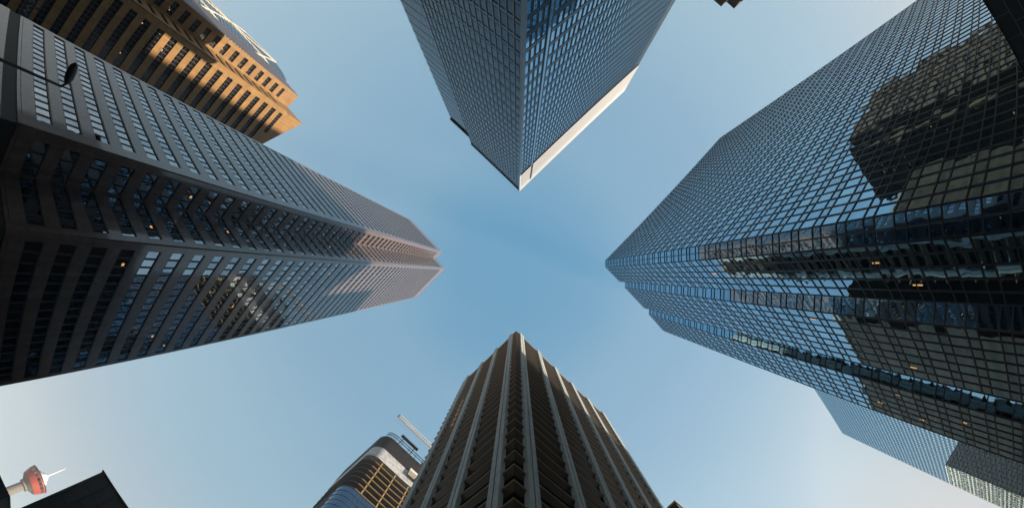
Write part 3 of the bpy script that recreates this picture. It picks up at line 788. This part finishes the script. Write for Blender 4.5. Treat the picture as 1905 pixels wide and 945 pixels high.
def corner_tower():
    r = thing('tan_tower', 'tan stone tower whose roof corner peeks past the ribbed tower at the bottom edge', 'tower', 135, -30)
    H = 100.0
    m = MB(); m.box(81.2, 190, -45, -15.1, G + 0.13, H, M['umber']); m.build('stone_wall', r)
    F = Face((81.2, -15.1), (190, -15.1), (0, 1)); F2 = Face((81.2, -15.1), (81.2, -45), (-1, 0)); P = Panes(r)
    for FF in (F, F2):
        z = H - 1.2
        while z > 8:
            n = int(FF.L / 2.4)
            for i in range(n): P.add(FF, 0.5 + i * 2.4, 0.5 + i * 2.4 + 1.9, z - 2.2, z, 0.02, M['dull_pane'])
            z -= 4
    P.finish(60)
    m = MB(); m.box(80.9, 84.9, -18, -14.8, H, H + 0.8, M['tan']); m.box(85.5, 190, -45, -14.8, H, H + 0.4, M['dark_stone']); m.build('parapet', r)
corner_tower()

def unseen_block(name, label, a0, a1, b0, b1, H, stone):
    r = thing(name, label, 'building', (a0 + a1) / 2, (b0 + b1) / 2)
    m = MB(); m.box(a0, a1, b0, b1, G + 0.13, H, M[stone]); m.build('stone_wall', r)
    P = Panes(r)
    for F in (Face((a0, b0), (a1, b0), (0, -1)), Face((a0, b1), (a1, b1), (0, 1)), Face((a0, b0), (a0, b1), (-1, 0)), Face((a1, b0), (a1, b1), (1, 0))):
        n = max(1, int(F.L / 3.2)); w = F.L / n; z = H - 2.5
        while z > 6:
            for i in range(n): P.add(F, i * w + 0.7, (i + 1) * w - 0.7, z - 2.0, z, 0.03, M['dull_pane'])
            z -= 4.0
    P.finish(40)
    m = MB(); m.box(a0 - 0.4, a1 + 0.4, b0 - 0.4, b1 + 0.4, H, H + 1.0, M['dark_stone']); m.build('cornice', r)
unseen_block('unseen_block', 'dark office block hidden behind the ribbed tower, mirrored in the granite tower', 52, 110, -150, -60, 110, 'umber')
unseen_block('unseen_block', 'dark office block beyond the top edge, mirrored in the notch of the granite tower', -112, -76, 18, 46, 64, 'umber')

unseen_block('unseen_block', 'added slim dark block, unseen behind the blue mirror glass tower, to shade the sandstone tower', 92, 104, 59.6, 67.9, 268, 'umber')  # added only so its shadow falls on the sandstone tower
unseen_block('unseen_block', 'dark office block between the two top towers beyond the edge, mirrored in the blue glass', -40, -24, 84, 105, 76, 'umber')
unseen_block('unseen_block', 'tan office block below the bottom edge, mirrored in the distant glass tower', 345, 420, 45, 81, 158, 'tan')

# ------------------------------------------------------------------ 11. skywalk (upper right)
def skywalk():
    r = thing('skywalk', 'dark panelled underside of an enclosed footbridge in the upper right corner', 'footbridge', 8, 34)
    z0, z1 = 4.2, 7.0
    b0, b1 = 28.5, 34.0; a0, a1 = -19.6, 18.8
    m = MB(); m.box(a0, a1, b0, b1, z0, z0 + 0.4, M['tile']); m.build('soffit', r)
    m = MB(); m.box(a0, a1, b0, b0 + 0.25, z0 + 0.4, z1, M['tile']); m.box(a0, a1, b1 - 0.25, b1, z0 + 0.4, z1, M['tile']); m.build('side_wall', r)
    m = MB(); m.box(a0, a1, b0 + 0.25, b1 - 0.25, z1 - 0.3, z1, M['tile']); m.build('roof', r)
    m = MB()
    for z in (5.74, 4.75): m.box(a0, a1, b0 - 0.02, b0, z - 0.035, z + 0.035, M['joint'])
    a = a0 + 0.6; k = 0
    while a < a1:
        m.box(a - 0.02, a + 0.02, b0 - 0.018, b0, 5.775, z1 - 0.02, M['joint'])
        m.box(a + 0.68, a + 0.72, b0 - 0.018, b0, 4.785, 5.705, M['joint'])
        a += 1.5
    m.build('panel_joint', r)
    m = MB(); m.box(a0, a1, b0 - 0.06, b0 + 0.3, z1, z1 + 0.06, M['dark_frame']); m.build('roof_flashing', r)
skywalk()

# ------------------------------------------------------------------ 12. street lamp and street name sign
def street_lamp():
    az = math.atan2(-0.976, -2.511); R_ = 2.694 * 8.0
    X, Y = R_ * math.cos(az), R_ * math.sin(az); a, b = (X + Y) / R2, (X - Y) / R2
    r = thing('street_lamp', 'dark street lamp with a slanting head in front of the granite tower, upper left', 'street lamp', a, b)
    m = MB(); m.tube((a, b, G + 0.13), (a, b, 7.9), 0.09, M['lamp_grey'], 12, 0.06); m.build('pole', r, smooth=True)
    m = MB(); m.lathe((a, b), [(0.2, G + 0.13), (0.2, G + 0.5), (0.13, G + 0.6)], M['lamp_grey'], 12); m.build('base', r)
    # arm and head go towards image top
    def at(x, y, z): x += X; y += Y; return ((x + y) / R2, (x - y) / R2, z)
    m = MB(); m.tube((a, b, 7.85), at(0.18, -0.16, 8.05), 0.07, M['lamp_grey'], 8, 0.07); m.build('arm', r, smooth=True)
    m = MB(); i = m._m(M['lamp_grey']); n = 14; rings = [(0.0, .06), (.10, .20), (.32, .33), (.65, .36), (.92, .29), (1.08, .14), (1.12, .04)]
    p0 = Vector((0.14, -0.12, 8.05)); d = Vector((0.10, -0.98, 0.10)).normalized(); sidev = d.cross(Vector((0, 0, 1))).normalized(); up = sidev.cross(d)
    for t, w in rings:
        for k in range(n):
            th = 2 * math.pi * k / n; q = p0 + d * t + sidev * (w * math.cos(th)) + up * (w * 0.85 * math.sin(th))
            m.v.append(W(at(q.x, q.y, q.z)))
    for g in range(len(rings) - 1):
        for k in range(n):
            k2 = (k + 1) % n; m.f.append((g * n + k, g * n + k2, (g + 1) * n + k2, (g + 1) * n + k)); m.mi.append(i)
    m.f.append(tuple(range(n))); m.mi.append(i); m.f.append(tuple((len(rings) - 1) * n + k for k in range(n))); m.mi.append(i)
    m.build('lamp_head', r, smooth=True)
street_lamp()
def name_sign():
    # plate in the plane a = const, lower end at z0, facing +a
    z1 = 4.0; z0 = 3.40; a = -4.55 * z1; b_end = -1.54 * z1; b_far = b_end + 3.0
    r = thing('street_name_sign', 'dark street name plate with the letters SW, hanging in the top left corner', 'sign', a, b_far + 1.2)
    m = MB(); m.box(a - 0.04, a, b_end, b_far, z0, z1, M['sign_face']); m.build('plate', r)
    m = MB(); t = 0.02
    for (x0, x1, y0, y1) in ((b_end, b_far, z0, z0 + t), (b_end, b_far, z1 - t, z1), (b_end, b_end + t, z0 + t, z1 - t), (b_far - t, b_far, z0 + t, z1 - t)):
        m.box(a, a + 0.006, x0, x1, y0, y1, M['sign_mark'])
    m.build('border', r)
    cu = bpy.data.curves.new('lettering', 'FONT'); cu.body = 'SW'; cu.size = 0.42; cu.extrude = 0.003; cu.align_x = 'LEFT'; cu.space_character = 1.15
    to = bpy.data.objects.new('lettering', cu); C.objects.link(to)
    dg = bpy.context.evaluated_depsgraph_get(); me = bpy.data.meshes.new_from_object(to.evaluated_get(dg)); bpy.data.objects.remove(to)
    me.name = 'lettering'; me.materials.clear(); me.materials.append(M['sign_mark'])
    lt = bpy.data.objects.new('lettering', me); C.objects.link(lt)
    # text right = -b, text up = z, text normal = +a
    ex = W((0, -1, 0)) - W((0, 0, 0)); ez = Vector((0, 0, 1)); en = ex.cross(ez)
    o = W((a + 0.006, b_end + 0.76, z0 + 0.15))
    mw = Matrix((ex, ez, en)).transposed().to_4x4(); mw.translation = o
    lt.parent = r; lt.matrix_world = mw
    lt.matrix_parent_inverse = Matrix.Identity(4); lt.matrix_local = Matrix.Translation(-r.location) @ mw
    m = MB(); m.tube((a - 0.05, b_far + 1.2, G + 0.13), (a - 0.05, b_far + 1.2, 6.5), 0.10, M['lamp_grey'], 12); m.build('pole', r, smooth=True)
    m = MB(); m.tube((a - 0.05, b_far + 1.2, z1 + 0.25), (a - 0.05, b_end + 0.4, z1 + 0.25), 0.04, M['lamp_grey'], 8)
    for bb in (b_end + 0.5, b_far - 0.4): m.box(a - 0.06, a - 0.03, bb - 0.03, bb + 0.03, z1, z1 + 0.25, M['lamp_grey'])
    m.build('bracket', r)
name_sign()

# ------------------------------------------------------------------ sub-parts hang from their part
def nest(root_name, child, parent):
    for r in list(C.objects):
        if r.parent is None and r.name.split('.')[0] == root_name:
            ps = [o for o in r.children if o.name.split('.')[0] == parent]
            for o in list(r.children):
                if o.name.split('.')[0] == child and ps: o.parent = ps[0]
nest('observation_tower', 'window_post', 'window_band'); nest('observation_tower', 'rim', 'red_band'); nest('observation_tower', 'mast', 'lantern')
nest('tower_crane', 'jib_tip', 'jib'); nest('street_name_sign', 'border', 'plate'); nest('street_name_sign', 'lettering', 'plate')
nest('street_lamp', 'lamp_head', 'arm'); nest('street_lamp', 'base', 'pole'); nest('skywalk', 'panel_joint', 'side_wall'); nest('skywalk', 'roof_flashing', 'roof')
nest('distant_glass_tower', 'roof_rail', 'wall'); nest('curved_tower', 'guard_rail', 'black_crown'); nest('curved_tower', 'mullion', 'glass_wall')
nest('diagrid_tower', 'floor_band', 'glass_wall'); nest('sandstone_tower', 'side_glazing', 'side_cladding')

# ------------------------------------------------------------------ added air volume, scattering light to lift the dark tones
hz = MB(); hz.box(-900, 900, -900, 900, G - 1.2, 330, None)
hm = bpy.data.materials.new('lift_haze'); hm.use_nodes = True; nt = hm.node_tree; nt.nodes.clear()
ho = nt.nodes.new('ShaderNodeOutputMaterial'); hv = nt.nodes.new('ShaderNodeVolumePrincipled')
hv.inputs['Color'].default_value = (0.92, 0.94, 1.0, 1); hv.inputs['Density'].default_value = 0.0003; hv.inputs['Anisotropy'].default_value = 0.0
nt.links.new(hv.outputs[0], ho.inputs['Volume'])
hz.mats = [hm]; ob = hz.build('lift_haze'); tag(ob, kind='stuff')
scene.cycles.volume_bounces = 0
